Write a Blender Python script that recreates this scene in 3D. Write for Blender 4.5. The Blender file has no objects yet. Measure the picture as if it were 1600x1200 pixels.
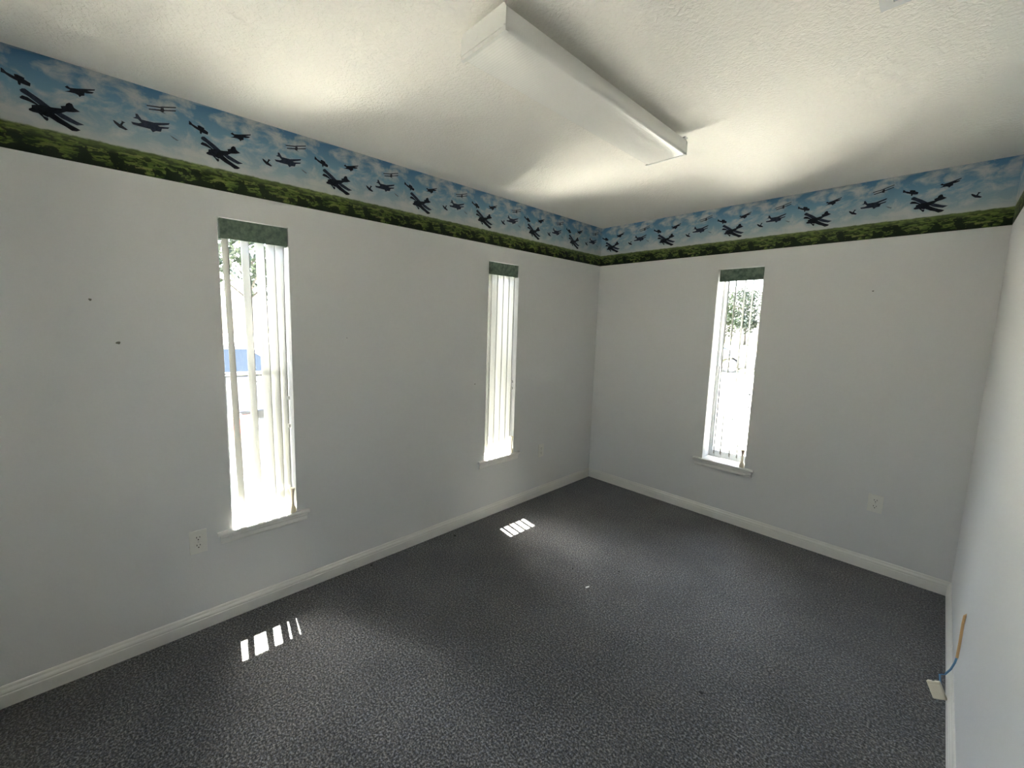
import bpy, bmesh, math, random
from mathutils import Vector, Matrix

# ------------------------------------------------------------------ scene, camera, sky, sun, exposure
scene = bpy.context.scene
COL = scene.collection
scene.view_settings.view_transform = 'Standard'
scene.view_settings.look = 'None'
scene.view_settings.exposure = 1.75
scene.view_settings.gamma = 1.0
scene.view_settings.use_curve_mapping = False
scene.cycles.max_bounces = 16
scene.cycles.diffuse_bounces = 10
scene.cycles.glossy_bounces = 4
scene.cycles.transmission_bounces = 8
scene.cycles.transparent_max_bounces = 16
scene.cycles.sample_clamp_indirect = 12.0

CAM = Vector((2.2754, -3.5498, 1.5114))
F_PX, SHIFT_X_PX, SHIFT_Y_PX = 644.41, -48.87, -16.32
YAW, PITCH, ROLL = 0.83971, 0.11939, 0.02336
f0 = Vector((-math.sin(YAW), math.cos(YAW), 0)); r0 = Vector((math.cos(YAW), math.sin(YAW), 0)); u0 = Vector((0, 0, 1))
fw = f0 * math.cos(PITCH) - u0 * math.sin(PITCH)
up = u0 * math.cos(PITCH) + f0 * math.sin(PITCH)
rt = r0 * math.cos(ROLL) + up * math.sin(ROLL)
up = up * math.cos(ROLL) - r0 * math.sin(ROLL)
cam_data = bpy.data.cameras.new('camera')
cam_data.sensor_fit = 'HORIZONTAL'
cam_data.sensor_width = 36.0
cam_data.lens = F_PX / 1600 * 36.0
cam_data.shift_x = -SHIFT_X_PX / 1600
cam_data.shift_y = SHIFT_Y_PX / 1600
cam_data.clip_start = 0.02
cam_data.clip_end = 500
cam = bpy.data.objects.new('camera', cam_data)
COL.objects.link(cam)
m3 = Matrix((rt, up, -fw)).transposed()
cam.matrix_world = Matrix.Translation(CAM) @ m3.to_4x4()
scene.camera = cam

SUN_DIR = Vector((1.0, -0.155, -2.29)).normalized()      # the way the light travels
SUN_STRENGTH = 82.0
SKY_STRENGTH = 1.6
world = bpy.data.worlds.new('sky'); scene.world = world
world.use_nodes = True
wn = world.node_tree; wn.nodes.clear()
w_out = wn.nodes.new('ShaderNodeOutputWorld'); w_bg = wn.nodes.new('ShaderNodeBackground')
sky = wn.nodes.new('ShaderNodeTexSky'); sky.sky_type = 'NISHITA'
sky.sun_disc = False
sky.sun_elevation = math.asin(-SUN_DIR.z)
sky.sun_rotation = math.atan2(-SUN_DIR.x, -SUN_DIR.y)
sky.air_density = 1.0; sky.dust_density = 3.0; sky.ozone_density = 1.0
w_bg.inputs['Strength'].default_value = SKY_STRENGTH
hs = wn.nodes.new('ShaderNodeHueSaturation'); hs.inputs['Saturation'].default_value = 0.6      # a hazy, whitish sky
wn.links.new(sky.outputs[0], hs.inputs['Color']); wn.links.new(hs.outputs[0], w_bg.inputs[0]); wn.links.new(w_bg.outputs[0], w_out.inputs[0])

sun_data = bpy.data.lights.new('sun', 'SUN')
sun_data.energy = SUN_STRENGTH; sun_data.angle = math.radians(0.55); sun_data.color = (1.0, 0.96, 0.88)
sun = bpy.data.objects.new('sun', sun_data); COL.objects.link(sun)
sun.rotation_euler = SUN_DIR.to_track_quat('-Z', 'Y').to_euler(); sun.location = (-4, 0.6, 9)

# ------------------------------------------------------------------ room measures (metres)
H = 2.44            # ceiling
W = 2.45            # width, left wall x=0 to right wall x=W
YF = -4.45          # wall behind the camera
T = 0.20            # outer wall thickness
GZ = -0.45          # ground outside
HB = 2.09           # lower edge of the wallpaper border
W1 = (-3.155, -2.846); W2 = (-1.452, -1.130); W3 = (1.056, 1.360)
WZ = (0.465, 1.974)
W4 = (1.59, 1.775); WZ4 = WZ     # added window behind the camera, lets in fill light

# ------------------------------------------------------------------ material helpers
def nt(name):
    m = bpy.data.materials.new(name); m.use_nodes = True
    t = m.node_tree; t.nodes.clear()
    return m, t
def nd(t, typ, **kw):
    n = t.nodes.new(typ)
    for k, v in kw.items():
        if k.startswith('_'): setattr(n, k[1:], v)
        else: n.inputs[k.replace('__', ' ')].default_value = v
    return n
def math_(t, op, a, b=None, clamp=False):
    n = t.nodes.new('ShaderNodeMath'); n.operation = op; n.use_clamp = clamp
    for i, v in enumerate((a, b)):
        if v is None: continue
        if isinstance(v, (int, float)): n.inputs[i].default_value = v
        else: t.links.new(v, n.inputs[i])
    return n.outputs[0]
def ramp(t, fac, stops, interp='LINEAR'):
    n = t.nodes.new('ShaderNodeValToRGB'); e = n.color_ramp.elements; n.color_ramp.interpolation = interp
    while len(e) < len(stops): e.new(0.5)
    for el, (p, c) in zip(e, stops):
        el.position = p; el.color = c if len(c) == 4 else (*c, 1)
    t.links.new(fac, n.inputs[0]); return n.outputs[0]
def mixc(t, fac, a, b):
    n = t.nodes.new('ShaderNodeMix'); n.data_type = 'RGBA'
    for sock, v in ((n.inputs[0], fac), (n.inputs[6], a), (n.inputs[7], b)):
        if isinstance(v, (int, float)): sock.default_value = v
        elif isinstance(v, tuple): sock.default_value = v if len(v) == 4 else (*v, 1)
        else: t.links.new(v, sock)
    return n.outputs[2]
def principled(name, color, rough=0.6, metal=0.0, bump=None, noise=None, spec=0.5, coat=0.0):
    """bump=(scale, strength, distance, detail); noise=(scale, amount) varies the colour a little"""
    m, t = nt(name)
    o = nd(t, 'ShaderNodeOutputMaterial'); b = nd(t, 'ShaderNodeBsdfPrincipled')
    b.inputs['Base Color'].default_value = (*color, 1); b.inputs['Roughness'].default_value = rough
    b.inputs['Metallic'].default_value = metal; b.inputs['Specular IOR Level'].default_value = spec
    b.inputs['Coat Weight'].default_value = coat
    t.links.new(b.outputs[0], o.inputs[0])
    tc = nd(t, 'ShaderNodeTexCoord')
    if noise:
        n = nd(t, 'ShaderNodeTexNoise', Scale=noise[0], Detail=4.0); t.links.new(tc.outputs['Object'], n.inputs['Vector'])
        lo = tuple(c * (1 - noise[1]) for c in color); hi = tuple(min(1, c * (1 + noise[1])) for c in color)
        t.links.new(ramp(t, n.outputs[0], [(0.3, lo), (0.7, hi)]), b.inputs['Base Color'])
    if bump:
        n = nd(t, 'ShaderNodeTexNoise', Scale=bump[0], Detail=bump[3], Roughness=0.55); t.links.new(tc.outputs['Object'], n.inputs['Vector'])
        bp = nd(t, 'ShaderNodeBump', Strength=bump[1], Distance=bump[2])
        t.links.new(n.outputs[0], bp.inputs['Height']); t.links.new(bp.outputs[0], b.inputs['Normal'])
    return m

M = {}
M['wall'] = principled('wall_paint', (0.65, 0.65, 0.645), 0.55, bump=(120, 0.22, 0.0015, 2.0), spec=0.3)
M['outer'] = principled('stucco', (0.62, 0.58, 0.50), 0.9, bump=(60, 0.5, 0.004, 3.0))
M['trim'] = principled('trim_paint', (0.72, 0.71, 0.67), 0.4, spec=0.4)
M['sill'] = principled('sill_paint', (0.76, 0.75, 0.72), 0.45, noise=(30, 0.04), spec=0.4)
M['winframe'] = principled('window_enamel', (0.55, 0.56, 0.575), 0.35)
M['plastic'] = principled('ivory_plastic', (0.72, 0.71, 0.66), 0.35)
M['slot'] = principled('slot_black', (0.015, 0.014, 0.012), 0.6)
M['metal'] = principled('zinc_screw', (0.55, 0.55, 0.53), 0.35, metal=1.0)
M['fixture'] = principled('fixture_enamel', (0.74, 0.74, 0.71), 0.35, spec=0.5)
M['cordplastic'] = principled('cream_plastic', (0.74, 0.66, 0.50), 0.4)
M['cord'] = principled('cord_grey', (0.45, 0.45, 0.42), 0.7)
M['beige'] = principled('beige_plastic', (0.62, 0.57, 0.44), 0.4)
M['blue_wire'] = principled('blue_wire', (0.10, 0.24, 0.42), 0.45)
M['tan_sheath'] = principled('tan_sheath', (0.58, 0.36, 0.16), 0.6)
M['dark_wire'] = principled('dark_wire', (0.03, 0.04, 0.06), 0.5)
M['concrete'] = principled('concrete', (0.50, 0.48, 0.44), 0.9, noise=(1.3, 0.10))
M['asphalt'] = principled('asphalt', (0.34, 0.33, 0.32), 0.9, noise=(2.0, 0.10))
M['roof'] = principled('roof_soffit', (0.72, 0.71, 0.68), 0.8)
M['tire'] = principled('tire_rubber', (0.02, 0.02, 0.022), 0.7)
M['rim'] = principled('wheel_alloy', (0.55, 0.56, 0.58), 0.35, metal=0.8)
M['carwhite'] = principled('car_silver', (0.05, 0.055, 0.065), 0.25, coat=0.6)
M['carblue'] = principled('car_dark_blue', (0.015, 0.025, 0.06), 0.25, coat=0.6)
M['carglass'] = principled('car_glass', (0.012, 0.018, 0.028), 0.12)
M['carblack'] = principled('car_black_trim', (0.02, 0.02, 0.022), 0.5)
M['taillamp'] = principled('tail_lamp_red', (0.35, 0.02, 0.015), 0.2)
M['headlamp'] = principled('head_lamp_clear', (0.7, 0.72, 0.74), 0.1)
M['bark'] = principled('bark', (0.02, 0.016, 0.012), 0.9, noise=(12, 0.3))
M['grime'] = principled('wall_grime', (0.16, 0.15, 0.13), 0.8)
M['crumb'] = principled('dark_crumb', (0.012, 0.011, 0.010), 0.8)
M['scrap'] = principled('white_scrap', (0.8, 0.8, 0.78), 0.6)
M['vent'] = principled('vent_enamel', (0.62, 0.63, 0.64), 0.45)

def ceiling_material():
    m, t = nt('ceiling_knockdown')
    o = nd(t, 'ShaderNodeOutputMaterial'); b = nd(t, 'ShaderNodeBsdfPrincipled', Roughness=0.9)
    b.inputs['Base Color'].default_value = (0.86, 0.835, 0.79, 1); b.inputs['Specular IOR Level'].default_value = 0.15
    tc = nd(t, 'ShaderNodeTexCoord')
    n = nd(t, 'ShaderNodeTexNoise', Scale=75.0, Detail=3.0, Roughness=0.5, Distortion=0.6); t.links.new(tc.outputs['Object'], n.inputs['Vector'])
    h = ramp(t, n.outputs[0], [(0.38, (0, 0, 0)), (0.58, (1, 1, 1))])
    bp = nd(t, 'ShaderNodeBump', Strength=0.6, Distance=0.0022)
    t.links.new(h, bp.inputs['Height']); t.links.new(bp.outputs[0], b.inputs['Normal']); t.links.new(b.outputs[0], o.inputs[0])
    return m
M['ceiling'] = ceiling_material()

def carpet_material():
    m, t = nt('speckled_carpet')
    o = nd(t, 'ShaderNodeOutputMaterial'); b = nd(t, 'ShaderNodeBsdfPrincipled', Roughness=0.95)
    b.inputs['Specular IOR Level'].default_value = 0.05
    b.inputs['Sheen Weight'].default_value = 0.25; b.inputs['Sheen Roughness'].default_value = 0.5
    tc = nd(t, 'ShaderNodeTexCoord'); ob = tc.outputs['Object']
    n1 = nd(t, 'ShaderNodeTexNoise', Scale=122.0, Detail=3.0, Roughness=0.75); t.links.new(ob, n1.inputs['Vector'])
    v = nd(t, 'ShaderNodeTexVoronoi', Scale=170.0); t.links.new(ob, v.inputs['Vector'])
    spk = ramp(t, n1.outputs[0], [(0.34, (0.012, 0.012, 0.012)), (0.50, (0.072, 0.072, 0.073)), (0.66, (0.285, 0.285, 0.288))])
    hue = ramp(t, v.outputs['Color'], [(0.0, (0.75, 0.80, 0.95)), (0.5, (1.0, 1.0, 1.0)), (1.0, (1.12, 1.04, 0.94))])
    mul = nd(t, 'ShaderNodeMix', _data_type='RGBA', _blend_type='MULTIPLY'); mul.inputs[0].default_value = 1.0
    t.links.new(spk, mul.inputs[6]); t.links.new(hue, mul.inputs[7])
    # worn and soiled patches with a shape of their own
    n2 = nd(t, 'ShaderNodeTexNoise', Scale=3.2, Detail=5.0, Roughness=0.6); t.links.new(ob, n2.inputs['Vector'])
    soil = ramp(t, n2.outputs[0], [(0.35, (0.80, 0.80, 0.80)), (0.62, (1.08, 1.07, 1.05))])
    mul2 = nd(t, 'ShaderNodeMix', _data_type='RGBA', _blend_type='MULTIPLY'); mul2.inputs[0].default_value = 1.0
    t.links.new(mul.outputs[2], mul2.inputs[6]); t.links.new(soil, mul2.inputs[7])
    t.links.new(mul2.outputs[2], b.inputs['Base Color'])
    bp = nd(t, 'ShaderNodeBump', Strength=0.25, Distance=0.002); t.links.new(n1.outputs[0], bp.inputs['Height'])
    t.links.new(bp.outputs[0], b.inputs['Normal']); t.links.new(b.outputs[0], o.inputs[0])
    return m
M['carpet'] = carpet_material()

def glass_material():
    m, t = nt('window_glass')
    o = nd(t, 'ShaderNodeOutputMaterial'); tr = nd(t, 'ShaderNodeBsdfTransparent'); gl = nd(t, 'ShaderNodeBsdfGlossy', Roughness=0.02)
    tr.inputs[0].default_value = (0.92, 0.935, 0.915, 1)
    lw = nd(t, 'ShaderNodeLayerWeight', Blend=0.5); mx = nd(t, 'ShaderNodeMixShader')
    k = math_(t, 'ADD', math_(t, 'MULTIPLY', math_(t, 'POWER', lw.outputs['Facing'], 4.0), 0.6), 0.03)
    t.links.new(k, mx.inputs[0]); t.links.new(tr.outputs[0], mx.inputs[1]); t.links.new(gl.outputs[0], mx.inputs[2])
    t.links.new(mx.outputs[0], o.inputs[0]); return m
M['glass'] = glass_material()

def translucent_material(name, col, tcol, fac, rough=0.4, gloss=0.06, bump=None):
    m, t = nt(name)
    o = nd(t, 'ShaderNodeOutputMaterial'); d = nd(t, 'ShaderNodeBsdfDiffuse'); tl = nd(t, 'ShaderNodeBsdfTranslucent'); g = nd(t, 'ShaderNodeBsdfGlossy', Roughness=rough)
    d.inputs[0].default_value = (*col, 1); tl.inputs[0].default_value = (*tcol, 1)
    a = nd(t, 'ShaderNodeMixShader'); a.inputs[0].default_value = fac
    c = nd(t, 'ShaderNodeMixShader'); c.inputs[0].default_value = gloss
    t.links.new(d.outputs[0], a.inputs[1]); t.links.new(tl.outputs[0], a.inputs[2])
    t.links.new(a.outputs[0], c.inputs[1]); t.links.new(g.outputs[0], c.inputs[2]); t.links.new(c.outputs[0], o.inputs[0])
    if bump:
        tc = nd(t, 'ShaderNodeTexCoord')
        wv = nd(t, 'ShaderNodeTexWave', Scale=bump[0]); wv.bands_direction = 'X'; t.links.new(tc.outputs['Object'], wv.inputs['Vector'])
        wv2 = nd(t, 'ShaderNodeTexWave', Scale=bump[0]); wv2.bands_direction = 'Y'; t.links.new(tc.outputs['Object'], wv2.inputs['Vector'])
        bp = nd(t, 'ShaderNodeBump', Strength=bump[1], Distance=0.001)
        t.links.new(math_(t, 'ADD', wv.outputs['Fac'], wv2.outputs['Fac']), bp.inputs['Height'])
        for s in (d, tl, g): t.links.new(bp.outputs[0], s.inputs['Normal'])
    return m
M['vane'] = translucent_material('vinyl_vane', (0.19, 0.187, 0.165), (0.20, 0.19, 0.15), 0.08)
M['lens'] = translucent_material('prismatic_acrylic', (0.90, 0.885, 0.85), (0.7, 0.7, 0.68), 0.06, rough=0.28, gloss=0.22, bump=(30, 0.25))

def mottled(name, a, b, scale, rough=0.8):
    m, t = nt(name)
    o = nd(t, 'ShaderNodeOutputMaterial'); p = nd(t, 'ShaderNodeBsdfPrincipled', Roughness=rough)
    p.inputs['Specular IOR Level'].default_value = 0.2
    tc = nd(t, 'ShaderNodeTexCoord'); n = nd(t, 'ShaderNodeTexNoise', Scale=scale, Detail=6.0, Roughness=0.65); t.links.new(tc.outputs['Object'], n.inputs['Vector'])
    t.links.new(ramp(t, n.outputs[0], [(0.35, a), (0.65, b)]), p.inputs['Base Color']); t.links.new(p.outputs[0], o.inputs[0]); return m
M['valance'] = mottled('green_marbled_fabric', (0.065, 0.10, 0.08), (0.18, 0.235, 0.185), 38)
M['lawn'] = mottled('dry_lawn', (0.045, 0.05, 0.012), (0.075, 0.07, 0.02), 1.5)
M['leaf_a'] = translucent_material('leaf_green', (0.011, 0.020, 0.004), (0.020, 0.030, 0.004), 0.3, gloss=0.03)
M['leaf_b'] = translucent_material('leaf_bluegreen', (0.007, 0.013, 0.008), (0.012, 0.018, 0.007), 0.3, gloss=0.03)
M['ink'] = mottled('print_ink', (0.003, 0.004, 0.009), (0.012, 0.015, 0.028), 60, 0.7)
M['ink_navy'] = mottled('print_ink_navy', (0.010, 0.016, 0.034), (0.030, 0.040, 0.070), 70, 0.7)
M['ink_light'] = mottled('print_ink_grey', (0.012, 0.015, 0.022), (0.04, 0.04, 0.05), 60, 0.7)
M['ink_pale'] = mottled('print_ink_pale', (0.10, 0.12, 0.14), (0.20, 0.22, 0.24), 60, 0.7)

def border_material(name, axis, period, flip=1.0):
    """printed paper: sky with clouds over a strip of fields and hedges, repeating every period metres"""
    m, t = nt(name)
    o = nd(t, 'ShaderNodeOutputMaterial'); p = nd(t, 'ShaderNodeBsdfPrincipled', Roughness=0.65); p.inputs['Specular IOR Level'].default_value = 0.25
    tc = nd(t, 'ShaderNodeTexCoord'); sp = nd(t, 'ShaderNodeSeparateXYZ'); t.links.new(tc.outputs['Object'], sp.inputs[0])
    s = math_(t, 'MULTIPLY', sp.outputs[axis], 2 * math.pi / period * flip)
    R = period / (2 * math.pi)
    cx = math_(t, 'MULTIPLY', math_(t, 'COSINE', s), R); cy = math_(t, 'MULTIPLY', math_(t, 'SINE', s), R)
    z = sp.outputs[2]
    def vec(kz):
        c = nd(t, 'ShaderNodeCombineXYZ'); t.links.new(cx, c.inputs[0]); t.links.new(cy, c.inputs[1])
        t.links.new(math_(t, 'MULTIPLY', z, kz), c.inputs[2]); return c.outputs[0]
    def noise(v, scale, detail, rough=0.6, dist=0.0):
        n = nd(t, 'ShaderNodeTexNoise', Scale=scale, Detail=detail, Roughness=rough, Distortion=dist); t.links.new(v, n.inputs['Vector']); return n.outputs[0]
    hz = math_(t, 'DIVIDE', math_(t, 'SUBTRACT', z, HB), H - HB)                  # 0 at the lower edge, 1 at the ceiling
    # sky
    cl = noise(vec(1.5), 10.0, 6.0, 0.62, 0.4)
    skyh = math_(t, 'SUBTRACT', hz, 0.28)
    base = ramp(t, skyh, [(0.0, (0.46, 0.49, 0.49)), (0.12, (0.30, 0.40, 0.45)), (0.40, (0.18, 0.33, 0.45)), (0.72, (0.08, 0.21, 0.37))])
    k = ramp(t, math_(t, 'SUBTRACT', cl, math_(t, 'MULTIPLY', skyh, 0.10)), [(0.40, (0, 0, 0)), (0.60, (1, 1, 1))])
    skyc = mixc(t, k, base, (0.50, 0.52, 0.51))
    # fields: streaks along the strip, hedges and trees as dark blobs, denser low down on the print
    st = noise(vec(11.0), 10.0, 4.0, 0.6)
    field = ramp(t, st, [(0.30, (0.012, 0.028, 0.005)), (0.45, (0.055, 0.095, 0.018)), (0.56, (0.14, 0.19, 0.045)), (0.68, (0.20, 0.20, 0.07))])
    hd = noise(vec(3.5), 30.0, 4.0, 0.6)
    hk = ramp(t, hd, [(0.48, (0, 0, 0)), (0.54, (1, 1, 1))])
    field = mixc(t, hk, field, (0.010, 0.024, 0.005))
    tr = noise(vec(1.4), 19.0, 4.0, 0.55)
    tr = math_(t, 'ADD', math_(t, 'MULTIPLY', math_(t, 'SUBTRACT', tr, 0.5), 2.4), 0.5)
    tk = ramp(t, math_(t, 'SUBTRACT', tr, math_(t, 'MULTIPLY', hz, 2.3)), [(0.30, (0, 0, 0)), (0.36, (1, 1, 1))])
    field = mixc(t, tk, field, (0.006, 0.013, 0.004))
    haze = ramp(t, hz, [(0.17, (0, 0, 0)), (0.29, (0.55, 0.55, 0.55))])
    field = mixc(t, haze, field, (0.20, 0.25, 0.10))
    edge = math_(t, 'ADD', hz, math_(t, 'MULTIPLY', math_(t, 'SUBTRACT', noise(vec(2.0), 30.0, 3.0), 0.5), 0.035))
    g = ramp(t, edge, [(0.262, (0, 0, 0)), (0.278, (1, 1, 1))])
    t.links.new(mixc(t, g, field, skyc), p.inputs['Base Color']); t.links.new(p.outputs[0], o.inputs[0]); return m

# ------------------------------------------------------------------ mesh helpers
class MB:
    def __init__(self): self.v = []; self.f = []; self.fm = []
    def add(self, vs, fs, mi=0):
        o = len(self.v); self.v += [tuple(q) for q in vs]; self.f += [[i + o for i in q] for q in fs]; self.fm += [mi] * len(fs); return self
    def box(self, x0, x1, y0, y1, z0, z1, mi=0, P=None):
        vs = [(x, y, z) for z in (z0, z1) for y in (y0, y1) for x in (x0, x1)]
        if P: vs = [P(*q) for q in vs]
        return self.add(vs, [(0, 2, 3, 1), (4, 5, 7, 6), (0, 1, 5, 4), (2, 6, 7, 3), (0, 4, 6, 2), (1, 3, 7, 5)], mi)
    def prism(self, poly, a, b, fn, mi=0):
        n = len(poly); vs = [fn(*q, a) for q in poly] + [fn(*q, b) for q in poly]
        fs = [list(range(n))[::-1], list(range(n, 2 * n))] + [(i, (i + 1) % n, n + (i + 1) % n, n + i) for i in range(n)]
        return self.add(vs, fs, mi)
    def lathe(self, prof, c=(0, 0, 0), n=14, mi=0, axis='z'):
        vs = []; fs = []
        for r, h in prof:
            for i in range(n):
                a = 2 * math.pi * i / n; x, y = r * math.cos(a), r * math.sin(a)
                q = (x, y, h) if axis == 'z' else ((h, x, y) if axis == 'x' else (x, h, y))
                vs.append((c[0] + q[0], c[1] + q[1], c[2] + q[2]))
        for j in range(len(prof) - 1):
            for i in range(n):
                fs.append((j * n + i, j * n + (i + 1) % n, (j + 1) * n + (i + 1) % n, (j + 1) * n + i))
        fs.append(list(range(n))[::-1]); fs.append([(len(prof) - 1) * n + i for i in range(n)])
        return self.add(vs, fs, mi)
    def tube(self, pts, r, n=8, mi=0):
        pts = [Vector(q) for q in pts]; vs = []; fs = []
        for j, q in enumerate(pts):
            d = (pts[min(j + 1, len(pts) - 1)] - pts[max(j - 1, 0)]).normalized()
            a = d.cross(Vector((0.31, 0.87, 0.38))).normalized(); b = d.cross(a)
            rr = r[j] if isinstance(r, (list, tuple)) else r
            for i in range(n):
                t = 2 * math.pi * i / n; vs.append(q + a * (rr * math.cos(t)) + b * (rr * math.sin(t)))
        for j in range(len(pts) - 1):
            for i in range(n): fs.append((j * n + i, j * n + (i + 1) % n, (j + 1) * n + (i + 1) % n, (j + 1) * n + i))
        fs.append(list(range(n))[::-1]); fs.append([(len(pts) - 1) * n + i for i in range(n)])
        return self.add(vs, fs, mi)
    def build(self, name, mats, parent=None, smooth=False, bevel=0.0, fix=True):
        me = bpy.data.meshes.new(name); me.from_pydata(self.v, [], self.f); me.update()
        for q in (mats if isinstance(mats, (list, tuple)) else [mats]): me.materials.append(M[q] if isinstance(q, str) else q)
        for pl, i in zip(me.polygons, self.fm): pl.material_index = i
        if fix:
            bm = bmesh.new(); bm.from_mesh(me); bmesh.ops.recalc_face_normals(bm, faces=bm.faces[:])
            if bevel: bmesh.ops.bevel(bm, geom=bm.edges[:], offset=bevel, segments=2, profile=0.5, affect='EDGES', clamp_overlap=True)
            bm.to_mesh(me); bm.free()
        if smooth:
            for pl in me.polygons: pl.use_smooth = True
            try: me.set_sharp_from_angle(angle=math.radians(40))
            except Exception: pass
        ob = bpy.data.objects.new(name, me); COL.objects.link(ob)
        if parent is not None: ob.parent = parent
        return ob

def empty(name, loc=(0, 0, 0), rz=0.0):
    o = bpy.data.objects.new(name, None); COL.objects.link(o); o.empty_display_size = 0.05
    o.location = loc; o.rotation_euler = (0, 0, rz); return o
def tag(o, label=None, cat=None, group=None, kind=None):
    if label: o['label'] = label
    if cat: o['category'] = cat
    if group: o['group'] = group
    if kind: o['kind'] = kind
    return o
def struct(o, label=None):
    o['kind'] = 'structure'
    if label: o['label'] = label
    return o
def inst(ob, name, parent, M4=None):
    c = bpy.data.objects.new(name, ob.data if isinstance(ob, bpy.types.Object) else ob); COL.objects.link(c); c.parent = parent
    if M4 is not None: c.matrix_local = M4
    return c

# ------------------------------------------------------------------ the room shell
def wall_with_holes(name, L0, L1, z0, z1, holes, P, mats):
    """a wall of thickness T with real openings; P(u, v, z): u along the wall, v into the room"""
    mb = MB()
    us = sorted({L0, L1, *[h[0] for h in holes], *[h[1] for h in holes]}); zs = sorted({z0, z1, *[h[2] for h in holes], *[h[3] for h in holes]})
    def hole(u, z): return any(h[0] < u < h[1] and h[2] < z < h[3] for h in holes)
    for v, mi in ((0.0, 0), (-T, 1)):
        for a, b in zip(us, us[1:]):
            for c, d in zip(zs, zs[1:]):
                if not hole((a + b) / 2, (c + d) / 2):
                    q = [P(a, v, c), P(b, v, c), P(b, v, d), P(a, v, d)]
                    mb.add(q, [(0, 1, 2, 3)], mi)
    for a, b, c, d in holes + [(L0, L1, z0, z1)]:
        for (u0_, z0_), (u1_, z1_) in (((a, c), (b, c)), ((b, c), (b, d)), ((b, d), (a, d)), ((a, d), (a, c))):
            mb.add([P(u0_, 0, z0_), P(u1_, 0, z1_), P(u1_, -T, z1_), P(u0_, -T, z0_)], [(0, 1, 2, 3)], 0)
    ob = mb.build(name, mats, fix=False)
    bm = bmesh.new(); bm.from_mesh(ob.data); bmesh.ops.remove_doubles(bm, verts=bm.verts[:], dist=1e-5); bmesh.ops.recalc_face_normals(bm, faces=bm.faces[:]); bm.to_mesh(ob.data); bm.free()
    return ob
PL = lambda u, v, z: (v, u, z)              # left wall: u = y, v = x
PB = lambda u, v, z: (u, -v, z)             # back wall: u = x, v = -y
ZT = H + 0.02
wall_left = struct(wall_with_holes('wall_left', YF, T, GZ, ZT, [(*W1, *WZ), (*W2, *WZ)], PL, ['wall', 'outer']), 'white painted wall with two narrow windows under the airplane border')
wall_back = struct(wall_with_holes('wall_back', 0.0, W + 0.12, GZ, ZT, [(*W3, *WZ)], PB, ['wall', 'outer']), 'white painted wall with a single narrow window beyond the carpet')
wall_right = struct(MB().box(W, W + 0.12, YF, 0, GZ, ZT).build('wall_right', 'wall'), 'white painted wall beside the beige jack box')
PF = lambda u, v, z: (W - u, YF + v, z)     # wall behind the camera
wall_front = struct(wall_with_holes('wall_front', -0.12, W, GZ, ZT, [(*W4, *WZ4)], PF, ['wall', 'outer']), 'white wall behind the camera with a narrow window added for fill light')
floor = struct(MB().box(0, W, YF, 0, -0.10, 0.0).build('floor', 'carpet'), 'dark grey speckled carpet floor with worn soiled patches')
ceiling = struct(MB().box(0, W, YF, 0, H, ZT).build('ceiling', 'ceiling'), 'off white ceiling with a knockdown plaster texture')
EAVE = 0.705
roof = struct(MB().box(-EAVE, W + 0.8, YF - 0.8, EAVE, ZT, ZT + 0.16).build('roof', 'roof'), 'roof slab with overhanging eave outside the windows')

BB = [(0, 0), (0.014, 0), (0.014, 0.050), (0.0115, 0.054), (0.0125, 0.060), (0.0110, 0.066), (0.0070, 0.073), (0.0060, 0.080), (0.0035, 0.085), (0, 0.085)]
def baseboard(name, a, b, inward, label):
    """profile BB run from a to b (floor points on the wall), mitred at both ends"""
    a = Vector((*a, 0)); b = Vector((*b, 0)); d = (b - a).normalized(); n = Vector((*inward, 0))
    vs = [a + d * t + n * t + Vector((0, 0, z)) for t, z in BB] + [b - d * t + n * t + Vector((0, 0, z)) for t, z in BB]
    k = len(BB); fs = [(i, i + 1, k + i + 1, k + i) for i in range(k - 1)] + [(k - 1, 0, k, 2 * k - 1), list(range(k)), list(range(k, 2 * k))[::-1]]
    return struct(MB().add(vs, fs).build(name, 'trim'), label)
baseboard('baseboard_left', (0, YF), (0, 0), (1, 0), 'off white moulded baseboard below the two-window wall')
baseboard('baseboard_back', (0, 0), (W, 0), (0, -1), 'off white moulded baseboard below the single-window wall')
baseboard('baseboard_right', (W, 0), (W, YF), (-1, 0), 'off white moulded baseboard behind the beige jack box')
baseboard('baseboard_front', (W, YF), (0, YF), (0, 1), 'off white moulded baseboard behind the camera')

# nail holes and scuffs in the paint
def mark(wall, P, u, z, r, seed):
    rnd = random.Random(seed); n = 9
    ring = [(u + r * rnd.uniform(0.6, 1.2) * math.cos(2 * math.pi * i / n), z + 0.8 * r * rnd.uniform(0.6, 1.2) * math.sin(2 * math.pi * i / n)) for i in range(n)]
    MB().prism(ring, 0.0002, 0.0012, lambda a, b, c: P(a, c, b)).build('nail_hole', 'grime', wall)
for u, z, r in ((-3.603, 1.572, 0.006), (-3.529, 1.399, 0.008), (-1.565, 1.070, 0.005), (-2.544, 1.415, 0.003)): mark(wall_left, PL, u, z, r, int(r * 1e4))
mark(wall_back, PB, 1.950, 1.771, 0.005, 5)

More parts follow.
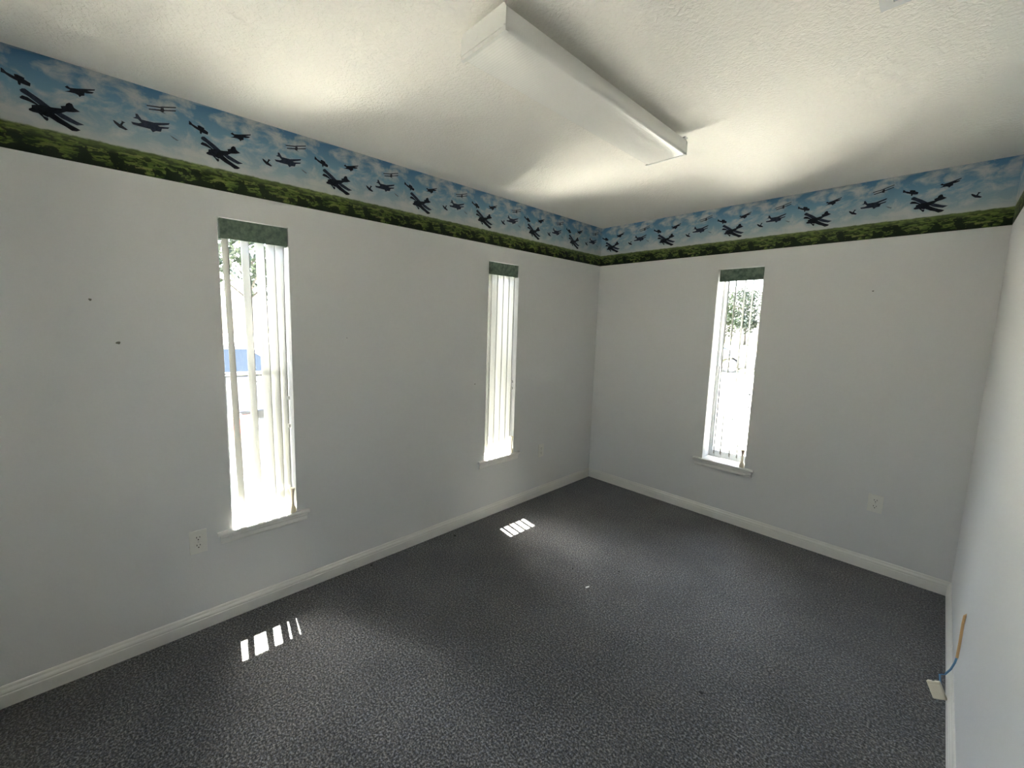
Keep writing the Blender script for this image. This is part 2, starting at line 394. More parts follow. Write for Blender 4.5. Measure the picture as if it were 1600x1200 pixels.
# ------------------------------------------------------------------ windows
def window(name, label, P, u0_, u1_, WZ=WZ):
    root = struct(empty(name, P(u0_, 0, WZ[0])), label)
    inv = Matrix.Translation(-Vector(P(u0_, 0, WZ[0])))
    Q = lambda u, v, z: tuple(inv @ Vector(P(u, v, z)))
    a, b, c, d = u0_, u1_, *WZ
    fr = MB(); fwid = 0.018
    for q in ((a, a + fwid, c, d), (b - fwid, b, c, d), (a + fwid, b - fwid, c, c + 0.04), (a + fwid, b - fwid, d - fwid, d)):
        fr.box(q[0], q[1], -0.195, -0.135, q[2], q[3], P=Q)
    fr.build('window_frame', 'winframe', root)
    mid = (c + d) / 2
    for k, (za, zb, v) in enumerate(((c + 0.04, mid, -0.150), (mid, d - fwid, -0.172))):
        s = MB(); sw = 0.011
        for q in ((a + fwid, a + fwid + sw, za, zb), (b - fwid - sw, b - fwid, za, zb), (a + fwid + sw, b - fwid - sw, za, za + sw), (a + fwid + sw, b - fwid - sw, zb - sw, zb)):
            s.box(q[0], q[1], v - 0.010, v + 0.010, q[2], q[3], P=Q)
        so = s.build('sash', 'winframe', root)
        MB().box(a + fwid + sw, b - fwid - sw, v - 0.001, v + 0.001, za + sw, zb - sw, P=Q).build('pane', 'glass', so)
    # stool with a nosed edge reaching into the room, apron below
    s0, s1 = a - 0.066, b + 0.064
    st = MB().box(a + 0.0005, b - 0.0005, -0.135, 0.0005, c - 0.0195, c + 0.0005, P=Q)
    nose = [(0.0005, c - 0.0195), (0.016, c - 0.0195), (0.021, c - 0.015), (0.022, c - 0.008), (0.020, c - 0.002), (0.016, c + 0.0005), (0.0005, c + 0.0005)]
    st.prism(nose, s0, s1, lambda v, z, u: Q(u, v, z)); st.build('sill', 'sill', root)
    ap = [(0.0005, c - 0.062), (0.006, c - 0.062), (0.009, c - 0.055), (0.009, c - 0.036), (0.014, c - 0.028), (0.015, c - 0.0195), (0.0005, c - 0.0195)]
    MB().prism(ap, s0 + 0.012, s1 - 0.012, lambda v, z, u: Q(u, v, z)).build('apron', 'sill', root)
    return root
window('window_1', 'narrow white sash window nearest the camera, with a car outside', PL, *W1)
window('window_2', 'narrow white sash window nearer the room corner, behind closed vanes', PL, *W2)
window('window_3', 'narrow white sash window on the far wall, looking out on trees', PB, *W3)
window('fill_window', 'narrow white sash window added behind the camera for fill light', PF, *W4, WZ4)  # invented opening, placed and sized to brighten the near end of the room

# ------------------------------------------------------------------ vertical blinds
VW = 0.089
def blind(label, P, u0_, u1_, vanes, cord_u, clips=(1.096, 0.945)):
    base = P((u0_ + u1_) / 2, -0.05, WZ[1])
    root = tag(empty('vertical_blind', base), label, 'blind', 'vertical blinds in the narrow windows')
    inv = Matrix.Translation(-Vector(base)); Q = lambda u, v, z: tuple(inv @ Vector(P(u, v, z)))
    top = WZ[1]
    MB().box(u0_ + 0.006, u1_ - 0.006, -0.085, -0.040, top - 0.036, top - 0.002, P=Q).build('headrail', 'winframe', root)
    # valance: fabric board with short returns
    vz = (top - 0.094, top - 0.003); va, vb = u0_ + 0.010, u1_ - 0.004
    vb_ = MB().box(va, vb, -0.012, -0.006, *vz, P=Q).box(va, va + 0.004, -0.055, -0.012, *vz, P=Q).box(vb - 0.004, vb, -0.055, -0.012, *vz, P=Q)
    vb_.build('valance', 'valance', root)
    for k, (u, th, lean) in enumerate(vanes):
        th = math.radians(th); n = 8; vs = []; z0_, z1_ = 0.500 + 0.004 * (k % 2), top - 0.052
        rows = 12
        for j in range(rows + 1):
            z = z0_ + (z1_ - z0_) * j / rows
            tw = th + math.radians(1.3) * math.sin(2.2 * j / rows * math.pi + k * 1.7)
            for i in range(n + 1):
                s = (i / n - 0.5) * VW; bow = 0.0045 * (1 - (2 * i / n - 1) ** 2)
                vs.append(Q(u + lean * j / rows - math.sin(tw) * s + math.cos(tw) * bow, -0.062 - math.cos(tw) * s - math.sin(tw) * bow, z))
        fs = [(j * (n + 1) + i, j * (n + 1) + i + 1, (j + 1) * (n + 1) + i + 1, (j + 1) * (n + 1) + i) for j in range(rows) for i in range(n)]
        vo = MB().add(vs, fs).build('vane', 'vane', root, smooth=True)
        sl = vo.modifiers.new('thickness', 'SOLIDIFY'); sl.thickness = 0.0008; sl.offset = 0
        MB().box(u + lean - 0.004, u + lean + 0.004, -0.066, -0.058, top - 0.056, top - 0.034, P=Q).build('carrier', 'winframe', root)
    # cord loop, clips and weight that stands on the sill
    zw = WZ[0] + 0.001
    prof = [(0.0180, 0.0), (0.0180, 0.012), (0.0150, 0.024), (0.0090, 0.040), (0.0080, 0.090), (0.0090, 0.106), (0.0135, 0.122), (0.0150, 0.134), (0.0120, 0.138)]
    w = MB().lathe(prof, Q(cord_u, -0.004, zw), 16); w.build('cord_weight', 'cordplastic', root, smooth=True)
    for du in (-0.004, 0.004):
        pts = []
        for j in range(15):
            z = zw + 0.136 + (top - 0.04 - zw - 0.136) * j / 14
            k = j / 14
            pts.append(Q(cord_u + du * (0.6 + 0.9 * math.sin(k * math.pi)) + 0.006 * k, -0.010 - 0.030 * k, z))
        MB().tube(pts, 0.0011, 6).build('cord', 'cord', root)
    for z in clips:
        k = (z - zw - 0.136) / (top - 0.04 - zw - 0.136)
        MB().box(cord_u + 0.006 * k - 0.006, cord_u + 0.006 * k + 0.006, -0.016 - 0.03 * k, -0.004 - 0.03 * k, z - 0.009, z + 0.009, P=Q).build('cord_clip', 'plastic', root)
    return root
blind('open cream vertical blind with green valance in the window nearest the camera', PL, *W1,
      [(-3.096, 8, -.022), (-3.015, 10.6, -.018), (-2.950, 13.5, -.015), (-2.909, 13.5, -.008), (-2.873, 12, -.002)], -2.866)
blind('closed-looking cream vertical blind with green valance in the window nearer the corner', PL, *W2,
      [(-1.405, 3.3, 0), (-1.342, 3.3, 0), (-1.279, 3.3, 0), (-1.216, 3.3, 0), (-1.160, 3.3, 0)], -1.151, (1.054, 1.001))
blind('cream vertical blind with vanes edge-on before the far window with trees', PB, *W3,
      [(1.118, 22, 0), (1.166, 22, 0), (1.230, 22.5, 0), (1.283, 22, 0)], 1.340, (1.03, 0.93))

# ------------------------------------------------------------------ wall outlets
def outlet(label, P, u, z):
    base = P(u, 0, z)
    root = tag(empty('wall_outlet', base), label, 'outlet', 'duplex wall outlets')
    inv = Matrix.Translation(-Vector(base)); Q = lambda a, v, c: tuple(inv @ Vector(P(a, v, c)))
    MB().box(u - 0.035, u + 0.035, 0.0, 0.0055, z - 0.057, z + 0.057, P=Q).build('plate', 'plastic', root, bevel=0.0016)
    for s in (-1, 1):
        zc = z + s * 0.0195
        ring = []
        for i in range(24):
            a = 2 * math.pi * i / 24
            ring.append((u + 0.0172 * math.cos(a), zc + max(-0.0135, min(0.0135, 0.0172 * math.sin(a)))))
        r = MB().prism(ring, 0.0055, 0.0075, lambda a, b, c: Q(a, c, b)).build('receptacle', 'plastic', root)
        MB().box(u - 0.0078, u - 0.0050, 0.0074, 0.0080, zc + 0.0005, zc + 0.0085, P=Q).build('slot', 'slot', r)
        MB().box(u + 0.0050, u + 0.0078, 0.0074, 0.0080, zc + 0.0012, zc + 0.0078, P=Q).build('slot', 'slot', r)
        hole = [(u + 0.0028 * math.cos(2 * math.pi * i / 12), zc - 0.0068 + 0.0028 * math.sin(2 * math.pi * i / 12)) for i in range(12)]
        MB().prism(hole, 0.0074, 0.0080, lambda a, b, c: Q(a, c, b)).build('ground_hole', 'slot', r)
    sc = [(u + 0.003 * math.cos(2 * math.pi * i / 12), z + 0.003 * math.sin(2 * math.pi * i / 12)) for i in range(12)]
    MB().prism(sc, 0.0054, 0.0066, lambda a, b, c: Q(a, c, b)).build('screw', 'metal', root)
    return root
outlet('white duplex outlet beside the sill of the window nearest the camera', PL, -3.300, 0.447)
outlet('small-looking white duplex outlet between the corner window and the room corner', PL, -0.775, 0.413)
outlet('white duplex outlet on the wall with the tree-view window', PB, 2.093, 0.440)

# ------------------------------------------------------------------ wallpaper border with printed biplanes
PRINTS = {
    'big_upper': [(-0.078, 2.299), (-0.071, 2.306), (-0.064, 2.307), (-0.049, 2.297), (-0.026, 2.283), (-0.005, 2.267), (0.014, 2.259), (0.038, 2.249), (0.063, 2.238), (0.084, 2.232), (0.063, 2.224), (0.042, 2.23), (0.022, 2.237), (0.006, 2.248), (-0.016, 2.257), (-0.034, 2.266), (-0.057, 2.283), (-0.076, 2.293)],
    'big_lower': [(-0.08, 2.274), (-0.073, 2.282), (-0.059, 2.28), (-0.039, 2.267), (-0.026, 2.257), (0.003, 2.247), (0.025, 2.232), (0.047, 2.22), (0.062, 2.214), (0.072, 2.209), (0.061, 2.202), (0.048, 2.2), (0.031, 2.21), (0.011, 2.218), (-0.008, 2.229), (-0.022, 2.237), (-0.035, 2.26), (-0.058, 2.267), (-0.078, 2.27)],
    'big_body': [(-0.06, 2.242), (-0.052, 2.248), (-0.052, 2.257), (-0.042, 2.261), (-0.03, 2.265), (-0.015, 2.265), (0.004, 2.267), (0.025, 2.271), (0.023, 2.279), (0.036, 2.284), (0.039, 2.293), (0.047, 2.299), (0.055, 2.297), (0.059, 2.285), (0.075, 2.276), (0.055, 2.268), (0.037, 2.264), (0.024, 2.255), (0.003, 2.245), (-0.013, 2.228), (-0.027, 2.233), (-0.023, 2.228), (-0.013, 2.226), (-0.012, 2.22), (-0.016, 2.214), (-0.022, 2.218), (-0.028, 2.226), (-0.037, 2.234), (-0.051, 2.234), (-0.06, 2.237)],
    'upper': [(0.039, 2.352), (0.046, 2.358), (0.053, 2.353), (0.071, 2.357), (0.09, 2.363), (0.123, 2.373), (0.121, 2.368), (0.099, 2.359), (0.119, 2.361), (0.114, 2.355), (0.099, 2.35), (0.092, 2.35), (0.091, 2.339), (0.083, 2.336), (0.077, 2.329), (0.074, 2.335), (0.065, 2.338), (0.05, 2.337), (0.037, 2.335), (0.05, 2.342), (0.053, 2.346), (0.043, 2.349)],
    'diver': [(-0.118, 2.357), (-0.111, 2.352), (-0.106, 2.346), (-0.087, 2.339), (-0.088, 2.347), (-0.08, 2.348), (-0.063, 2.343), (-0.064, 2.338), (-0.049, 2.33), (-0.051, 2.319), (-0.063, 2.32), (-0.073, 2.322), (-0.075, 2.314), (-0.08, 2.316), (-0.081, 2.326), (-0.099, 2.333), (-0.11, 2.34), (-0.119, 2.341)],
    'speck': [(0.168, 2.278), (0.174, 2.277), (0.189, 2.268), (0.195, 2.279), (0.193, 2.283), (0.206, 2.28), (0.2, 2.276), (0.195, 2.266), (0.212, 2.255), (0.205, 2.251), (0.185, 2.256), (0.172, 2.268)],
    'mid': [(0.239, 2.325), (0.246, 2.326), (0.258, 2.308), (0.297, 2.309), (0.351, 2.324), (0.347, 2.316), (0.309, 2.301), (0.317, 2.3), (0.349, 2.306), (0.344, 2.299), (0.323, 2.293), (0.319, 2.28), (0.303, 2.278), (0.292, 2.27), (0.284, 2.28), (0.264, 2.28), (0.229, 2.281), (0.224, 2.289), (0.248, 2.291), (0.257, 2.296), (0.246, 2.306), (0.23, 2.306), (0.24, 2.313)],
    'head_top': [(0.277, 2.371), (0.321, 2.379), (0.328, 2.382), (0.376, 2.396), (0.376, 2.392), (0.328, 2.377), (0.321, 2.374), (0.278, 2.367)],
    'head_bottom': [(0.283, 2.359), (0.322, 2.368), (0.324, 2.375), (0.333, 2.378), (0.335, 2.371), (0.376, 2.383), (0.374, 2.378), (0.336, 2.367), (0.331, 2.361), (0.341, 2.356), (0.327, 2.359), (0.32, 2.362), (0.284, 2.355)],
    'trail': [(0.347, 2.277), (0.361, 2.271), (0.379, 2.262), (0.372, 2.26), (0.358, 2.267)],
}

INK = {'big_upper': 'ink_navy', 'big_lower': 'ink', 'big_body': 'ink', 'upper': 'ink', 'diver': 'ink', 'speck': 'ink', 'mid': 'ink_navy', 'head_top': 'ink_light', 'head_bottom': 'ink_light', 'trail': 'ink_pale'}
PLANES = [('biplane_print', ('big_upper', 'big_lower', 'big_body')), ('biplane_print', ('upper',)), ('biplane_print', ('diver',)),
          ('biplane_print', ('speck',)), ('biplane_print', ('mid',)), ('biplane_print', ('head_top', 'head_bottom')), ('biplane_print', ('trail',))]
PRINT_MESH = {}
def print_mesh(keys, P, scale, wall):
    key = (keys, wall)
    if key not in PRINT_MESH:
        mb = MB(); us = [q[0] for k in keys for q in PRINTS[k]]; mid = (min(us) + max(us)) / 2
        for i, k in enumerate(keys):
            mb.prism([((a - mid) * scale, b) for a, b in PRINTS[k]], 0.0008 + 0.00015 * i, 0.0012 + 0.00015 * i, lambda a, b, c: P(a, c, b), mi=i)
        me_ob = mb.build('biplane_print', [INK[k] for k in keys]); me = me_ob.data; bpy.data.objects.remove(me_ob)
        PRINT_MESH[key] = (me, mid * scale, (min(us) - mid) * scale, (max(us) - mid) * scale)
    return PRINT_MESH[key]
def border(label, wall, P, L0, L1, first, period, mat):
    mb = MB().box(L0, L1, 0.0001, 0.0008, HB, H - 0.0005, P=P)
    root = tag(mb.build('wallpaper_border', mat), label, 'wallpaper border', 'airplane wallpaper border around the room')
    sc = period / 0.5375
    k0 = math.floor((L0 - first) / period) - 1; k1 = math.ceil((L1 - first) / period) + 1
    for k in range(k0, k1 + 1):
        for name, keys in PLANES:
            me, mid, lo, hi = print_mesh(keys, P, sc, wall)
            c = first + k * period + mid
            if c + lo > L0 + 0.002 and c + hi < L1 - 0.002:
                inst(me, name, root, Matrix.Translation(Vector(P(c, 0, 0))))
    return root
M['border_left'] = border_material('border_print_left', 1, 0.5375); M['border_back'] = border_material('border_print_back', 0, 0.503)
M['border_right'] = border_material('border_print_right', 1, 0.52, -1.0); M['border_front'] = border_material('border_print_front', 0, 0.52, -1.0)
border('airplane wallpaper border along the top of the wall with two windows', 'left', PL, YF, 0.0, -3.66, 0.5375, 'border_left')
border('airplane wallpaper border along the top of the wall with the tree-view window', 'back', PB, 0.0, W, 0.121, 0.503, 'border_back')
PR = lambda u, v, z: (W - v, -u, z)
border('airplane wallpaper border above the jack box, cut off at the photo edge', 'right', PR, 0.001, -YF - 0.001, 0.19, 0.52, 'border_right')
border('airplane wallpaper border behind the camera', 'front', PF, 0.001, W - 0.001, 0.10, 0.52, 'border_front')

# ------------------------------------------------------------------ ceiling light
def ceiling_light():
    x0, x1, y0, y1, zb, zt = 1.160, 1.360, -2.665, -1.433, 2.341, 2.411
    c = ((x0 + x1) / 2, (y0 + y1) / 2, H)
    root = tag(empty('ceiling_light', c), 'long white wraparound fluorescent light fixture hung on the ceiling, unlit', 'ceiling light')
    o = lambda x, y, z: (x - c[0], y - c[1], z - c[2])
    MB().box(c[0] - 0.06, c[0] + 0.06, y0 + 0.03, y1 - 0.03, 2.405, H, P=o).build('housing', 'fixture', root)
    MB().box(x0 + 0.012, x1 - 0.012, y0 + 0.006, y1 - 0.006, 2.398, 2.408, P=o).build('reflector_pan', 'fixture', root)
    # lens: open-topped trough, 3 mm acrylic, rounded lower edges
    prof = [(x0 + 0.006, zt - 0.004), (x0 + 0.001, zt - 0.03), (x0 + 0.001, zb + 0.012), (x0 + 0.004, zb + 0.005), (x0 + 0.011, zb + 0.001),
            (x1 - 0.011, zb + 0.001), (x1 - 0.004, zb + 0.005), (x1 - 0.001, zb + 0.012), (x1 - 0.001, zt - 0.03), (x1 - 0.006, zt - 0.004)]
    cx_, cz_ = (x0 + x1) / 2, zt
    inner = [(x + (0.003 if x < cx_ else -0.003), z + (0.003 if z < zb + 0.006 else 0.0)) for x, z in prof]
    ring = prof + inner[::-1]
    MB().prism(ring, y0 + 0.004, y1 - 0.004, lambda x, z, y: o(x, y, z)).build('lens', 'lens', root, smooth=True)
    for ya, yb, s in ((y0, y0 + 0.004, -1), (y1 - 0.004, y1, 1)):
        cap = [(x0, zb), (x1, zb), (x1, zt - 0.012), (x1 - 0.010, zt + 0.004), (x0 + 0.010, zt + 0.004), (x0, zt - 0.012)]
        e = MB().prism(cap, ya, yb, lambda x, z, y: o(x, y, z)).build('end_cap', 'fixture', root)
        yo = (ya - 0.003, ya + 0.001) if s < 0 else (yb - 0.001, yb + 0.003)
        MB().box(x0 + 0.004, x1 - 0.004, *yo, zb + 0.010, zb + 0.015, P=o).build('rib', 'fixture', e)
        MB().box(x0, x1, ya if s < 0 else yb - 0.012, ya + 0.012 if s < 0 else yb, zb - 0.002, zb + 0.0005, P=o).build('lip', 'fixture', e)
    ko = [(0.011 * math.cos(2 * math.pi * i / 20), 0.011 * math.sin(2 * math.pi * i / 20)) for i in range(20)]
    MB().prism(ko, y0 - 0.0006, y0 + 0.0005, lambda a, b, y: o(c[0] - 0.03 + a, y, 2.38 + b)).build('knockout', 'fixture', root)
    MB().box(x1 - 0.012, x1 + 0.001, y1 - 0.030, y1 - 0.004, zt + 0.001, zt + 0.006, P=o).build('latch', 'winframe', root)
    return root
ceiling_light()

# ceiling air register whose corner shows at the top of the photo
def register():
    x0, x1, y0, y1 = 2.056, 2.306, -2.14, -1.838
    c = ((x0 + x1) / 2, (y0 + y1) / 2, H); o = lambda x, y, z: (x - c[0], y - c[1], z - c[2])
    root = tag(empty('air_register', c), 'white ceiling air register, only its corner showing at the photo top', 'air vent')
    f = MB()
    for q in ((x0, x0 + 0.028, y0, y1), (x1 - 0.028, x1, y0, y1), (x0 + 0.028, x1 - 0.028, y0, y0 + 0.028), (x0 + 0.028, x1 - 0.028, y1 - 0.028, y1)): f.box(*q, H - 0.012, H, P=o)
    f.build('register_frame', 'vent', root)
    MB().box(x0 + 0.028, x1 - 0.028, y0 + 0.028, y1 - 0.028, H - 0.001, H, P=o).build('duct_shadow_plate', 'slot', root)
    for i in range(9):
        yc = y0 + 0.045 + i * (y1 - y0 - 0.09) / 8
        MB().add([o(x0 + 0.028, yc - 0.008, H - 0.002), o(x1 - 0.028, yc - 0.008, H - 0.002), o(x1 - 0.028, yc + 0.008, H - 0.011), o(x0 + 0.028, yc + 0.008, H - 0.011),
                  o(x0 + 0.028, yc - 0.006, H - 0.001), o(x1 - 0.028, yc - 0.006, H - 0.001), o(x1 - 0.028, yc + 0.010, H - 0.010), o(x0 + 0.028, yc + 0.010, H - 0.010)],
                 [(0, 1, 2, 3), (4, 5, 6, 7), (0, 1, 5, 4), (2, 3, 7, 6), (0, 3, 7, 4), (1, 2, 6, 5)]).build('louver', 'vent', root)
register()

# ------------------------------------------------------------------ telephone cable and jack box by the right-hand baseboard
def jack():
    loc = Vector((2.414, -1.118, 0.0))
    root = tag(empty('telephone_jack_box', loc), 'small beige telephone jack box hanging by its wire against the baseboard', 'jack box')
    w, d, h = 0.040, 0.026, 0.062
    body = MB().box(-w / 2, w / 2, -d / 2, d / 2, 0, h).build('jack_body', 'beige', root, bevel=0.003)
    MB().box(-0.004, 0.004, -0.004, 0.004, h - 0.006, h + 0.0008).build('socket', 'slot', body)
    MB().box(-w / 2 + 0.003, w / 2 - 0.003, -d / 2 - 0.0015, -d / 2 + 0.001, 0.003, h - 0.012).build('cover_plate', 'beige', body, bevel=0.0006)
    rot = Matrix.Rotation(math.radians(-26), 4, 'Y') @ Matrix.Rotation(math.radians(-18), 4, 'X')
    vs = [rot @ v.co for v in body.data.vertices]
    body.matrix_local = Matrix.Translation((W - 0.0138 - loc.x - max(v.x for v in vs), 0, 0.026 - min(v.z for v in vs))) @ rot
    top = loc + body.matrix_local @ Vector((0, 0, h - 0.002))
    t = tag(empty('telephone_cable', (W, -1.07, 0.40)), 'thin telephone cable, tan then blue, from the wall down to the jack box', 'cable')
    o = Vector((W, -1.07, 0.40))
    def tube(name, pts, r, mat): MB().tube([Vector(q) - o for q in pts], r, 8).build(name, mat, t, smooth=True)
    tube('tan_sheath', [(W + 0.004, -1.065, 0.405), (W - 0.004, -1.068, 0.395), (W - 0.0055, -1.070, 0.36), (W - 0.005, -1.072, 0.28), (W - 0.006, -1.076, 0.215)], 0.0042, 'tan_sheath')
    tube('blue_wire', [(W - 0.006, -1.076, 0.218), (W - 0.009, -1.075, 0.19), (W - 0.016, -1.072, 0.155), (W - 0.028, -1.066, 0.120), (W - 0.042, -1.072, 0.112), tuple(top + Vector((0.002, 0.010, 0.010))), tuple(top)], 0.0032, 'blue_wire')
    tube('dark_wire', [(W - 0.026, -1.067, 0.124), (W - 0.044, -1.066, 0.112), tuple(top + Vector((-0.008, 0.016, 0.014))), tuple(top + Vector((-0.004, 0.002, 0.006))), tuple(top)], 0.0022, 'dark_wire')
jack()

# crumbs and a paper scrap on the carpet
def crumb(name, x, y, r, mat, label, cat, group=None, flat=0.5):
    rnd = random.Random(int(x * 1000)); bm = bmesh.new(); bmesh.ops.create_icosphere(bm, subdivisions=1, radius=r)
    for v in bm.verts: v.co *= rnd.uniform(0.65, 1.2); v.co.z = v.co.z * flat
    zmin = min(v.co.z for v in bm.verts)
    for v in bm.verts: v.co.z -= zmin
    me = bpy.data.meshes.new(name); bm.to_mesh(me); bm.free(); me.materials.append(M[mat])
    o = bpy.data.objects.new(name, me); COL.objects.link(o); o.location = (x, y, 0.0); o.rotation_euler[2] = rnd.uniform(0, 3); tag(o, label, cat, group); return o
sc_ = crumb('paper_scrap', 1.041, -1.567, 0.011, 'scrap', 'tiny white scrap lying in the middle of the carpet', 'scrap', None, 0.25); sc_.scale = (1.4, 0.6, 1)
for x, y, r, l in ((0.875, -1.480, 0.0065, 'dark crumb on the carpet between the white scrap and the corner window'), (1.080, -1.285, 0.007, 'dark crumb on the carpet beyond the white scrap'),
                   (0.094, -1.803, 0.010, 'dark crumb by the baseboard just before the corner window'), (0.046, -2.429, 0.008, 'dark crumb by the baseboard after the window nearest the camera'),
                   (1.752, -1.802, 0.008, 'dark crumb on the open carpet nearest the jack box')):
    crumb('carpet_crumb', x, y, r, 'crumb', l, 'crumb', 'dark crumbs on the carpet')

# ------------------------------------------------------------------ outside: lot, lawn, road, trees, cars
struct(MB().box(-60, 60, -60, 19, GZ - 0.3, GZ).build('pavement', 'concrete'), 'pale sunlit concrete lot outside the windows')
struct(MB().box(-90, 60, 19, 34, GZ - 0.3, GZ - 0.01).build('lawn', 'lawn'), 'dry yellow green lawn strip beyond the lot')
struct(MB().box(-90, 60, 34, 58, GZ - 0.3, GZ - 0.02).build('road', 'concrete'), 'pale road beyond the lawn strip')
struct(MB().box(-90, 60, 58, 110, GZ - 0.3, GZ - 0.01).build('field', 'lawn'), 'grassy verge below the far trees')

def tree(name, label, x, y, h, cr, seed, leaf, n=1500, trunk_h=None):
    rnd = random.Random(seed)
    root = tag(empty(name, (x, y, GZ)), label, 'tree', 'trees outside the windows')
    th = trunk_h or h * 0.3
    MB().tube([(0, 0, -0.1), (0.05, 0, th * 0.5), (0, 0.06, th), (0.1, 0, h * 0.7)], [0.16 * cr / 2, 0.13 * cr / 2, 0.1 * cr / 2, 0.03], 8).build('trunk', 'bark', root, smooth=True)
    br = MB()
    for i in range(7):
        a = rnd.uniform(0, 6.28); z = rnd.uniform(th * 0.8, h * 0.65)
        br.tube([(0, 0, z), (math.cos(a) * cr * 0.35, math.sin(a) * cr * 0.35, z + 0.3 * cr), (math.cos(a) * cr * 0.75, math.sin(a) * cr * 0.75, z + 0.5 * cr)], [0.06, 0.04, 0.015], 6)
    br.build('branches', 'bark', root)
    mb = MB(); clumps = []
    for i in range(24):
        while True:
            q = Vector((rnd.uniform(-1, 1), rnd.uniform(-1, 1), rnd.uniform(-1, 1)))
            if q.length < 1: break
        clumps.append((Vector((q.x * cr * 0.72, q.y * cr * 0.72, th + (h - th) * (0.5 + 0.46 * q.z))), rnd.uniform(0.28, 0.5) * cr))
    for i in range(n):
        c, r = clumps[i % len(clumps)]
        d = Vector((rnd.gauss(0, 1), rnd.gauss(0, 1), rnd.gauss(0, 1))).normalized() * r * rnd.uniform(0.4, 1.0) ** 0.6
        p = c + d; s = rnd.uniform(0.10, 0.20) * cr / 2.2
        a = Vector((rnd.gauss(0, 1), rnd.gauss(0, 1), rnd.gauss(0, 1))).normalized(); b = a.cross(Vector((rnd.gauss(0, 1), rnd.gauss(0, 1), rnd.gauss(0, 1)))).normalized()
        mb.add([p - a * s, p + b * s * 0.5, p + a * s, p - b * s * 0.5], [(0, 1, 2, 3)])
    mb.build('foliage', leaf, root, fix=False)['kind'] = 'stuff'
    return root
for i, (x, y, h, cr, lab) in enumerate(((-15.6, 60.0, 7.6, 2.3, 'leafy tree at the photo-left end of the far window view'), (-12.6, 64.5, 7.4, 2.3, 'leafy tree in the middle of the far window view'),
                                        (-9.4, 60.5, 7.8, 2.3, 'leafy tree at the photo-right end of the far window view'), (-20.2, 66.5, 8.5, 2.4, 'tall leafy tree far back beside the road verge'), (-3.4, 63.0, 7.0, 2.3, 'leafy tree standing apart on the far road verge'))):
    tree('leafy_tree', lab, x, y, h, cr, 11 + i, 'leaf_a' if i % 2 else 'leaf_b', 4200, h * 0.12)
for i, (x, y, h, cr, lab) in enumerate(((-19.0, 1.2, 7.5, 2.6, 'tree behind the silver car, seen through the nearest window'), (-24.0, 4.6, 8.5, 3.0, 'taller tree behind the car lot, seen high in the nearest window'))):
    tree('lot_tree', lab, x, y, h, cr, 31 + i, 'leaf_b', 1300, h * 0.42)

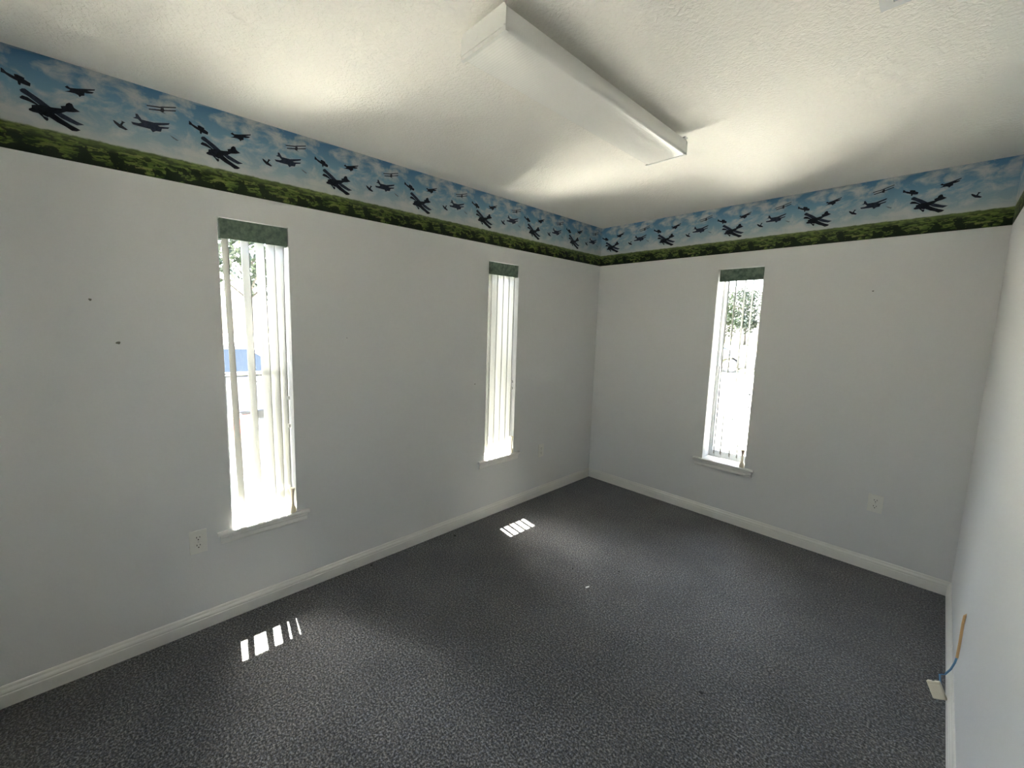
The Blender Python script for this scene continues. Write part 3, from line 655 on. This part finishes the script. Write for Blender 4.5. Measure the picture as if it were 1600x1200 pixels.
def car(label, loc, rz, paint, L=4.5, Wd=1.78):
    """nose towards +x in local space"""
    root = tag(empty('car', loc, rz), label, 'car', 'cars parked outside')
    hw = Wd / 2; wr = 0.33; ax = (-1.35, 1.35)
    def arch(c, n=9): return [(c + 0.39 * math.cos(a), 0.33 + 0.39 * math.sin(a)) for a in [math.pi - math.pi * i / (n - 1) for i in range(n)]]
    low = [(-2.22, 0.30)] + [(ax[0] - 0.39, 0.24)] + arch(ax[0]) + [(ax[0] + 0.39, 0.22), (ax[1] - 0.39, 0.22)] + arch(ax[1]) + [(ax[1] + 0.39, 0.24), (2.18, 0.28), (2.26, 0.45), (2.20, 0.68), (1.95, 0.80), (1.05, 0.93), (-1.7, 0.98), (-2.15, 0.96), (-2.26, 0.72), (-2.27, 0.42)]
    MB().prism(low, -hw, hw, lambda x, z, y: (x, y * (1.0 if z < 0.75 else 0.96), z)).build('body', paint, root, bevel=0.02)
    gh = [(-1.95, 0.96), (1.0, 0.93), (0.25, 1.40), (-1.35, 1.42)]
    MB().prism(gh, -1, 1, lambda x, z, y: (x, y * (hw * 0.95 if z < 1.1 else hw * 0.76), z)).build('cabin_glass', 'carglass', root)
    rf = [(-1.42, 1.405), (-1.30, 1.45), (-0.9, 1.475), (-0.1, 1.465), (0.20, 1.43), (0.32, 1.385)]
    MB().prism(rf, -hw * 0.77, hw * 0.77, lambda x, z, y: (x, y, z)).build('roof', paint, root, bevel=0.012)
    for s in (-1, 1):
        for a, b in (((-1.98, 0.96), (-1.38, 1.42)), ((1.03, 0.92), (0.28, 1.41)), ((-0.55, 0.95), (-0.52, 1.43))):
            pa = Vector((a[0], s * hw * 0.955, a[1])); pb = Vector((b[0], s * hw * 0.765, b[1]))
            MB().tube([pa, (pa + pb) / 2, pb], 0.035, 6).build('pillar', paint, root)
        for z0_, z1_ in ((0.97, 1.40),):
            pass
        MB().box(-2.275, -2.05, s * hw * 0.955 - 0.06, s * hw * 0.955 + 0.03, 0.72, 0.93).build('tail_lamp', 'taillamp', root, bevel=0.01)
        MB().box(1.95, 2.215, s * hw * 0.93 - 0.10, s * hw * 0.93 + 0.05, 0.60, 0.72).build('head_lamp', 'headlamp', root, bevel=0.01)
        MB().box(0.55, 0.72, s * (hw + 0.09) - 0.09, s * (hw + 0.09) + 0.09, 0.93, 1.06).build('mirror', paint, root, bevel=0.02)
        for xd in (-0.45, 0.45):
            MB().box(xd - 0.09, xd + 0.09, s * hw - 0.012, s * hw + 0.018, 0.76, 0.79).build('door_handle', 'carblack', root)
        for x in ax:
            yc = s * (hw - 0.10)
            t_ = MB().lathe([(0.20, -0.10), (0.30, -0.105), (wr, -0.07), (wr, 0.07), (0.30, 0.105), (0.20, 0.10)], (x, yc, wr), 24, axis='y').build('wheel', 'tire', root, smooth=True)
            rm = MB().lathe([(0.19, 0.0), (0.205, s * 0.112), (0.16, s * 0.095), (0.05, s * 0.11), (0.02, s * 0.112)], (x, yc, wr), 20, axis='y')
            rm.build('rim', 'rim', t_, smooth=True)
    MB().box(-2.30, -2.20, -hw * 0.9, hw * 0.9, 0.36, 0.52).build('bumper', 'carblack', root, bevel=0.02)
    MB().box(2.18, 2.285, -hw * 0.85, hw * 0.85, 0.34, 0.50).build('bumper', 'carblack', root, bevel=0.02)
    return root
car('silver car parked just outside the window nearest the camera', (-3.45, -4.72, GZ), math.radians(-90), 'carwhite')
car('dark blue car parked behind the silver car', (-7.2, -1.9, GZ), math.radians(90), 'carblue')
car('silver car parked far off by the lawn, seen in the far window', (-5.6, 18.2, GZ), math.radians(8), 'carwhite')
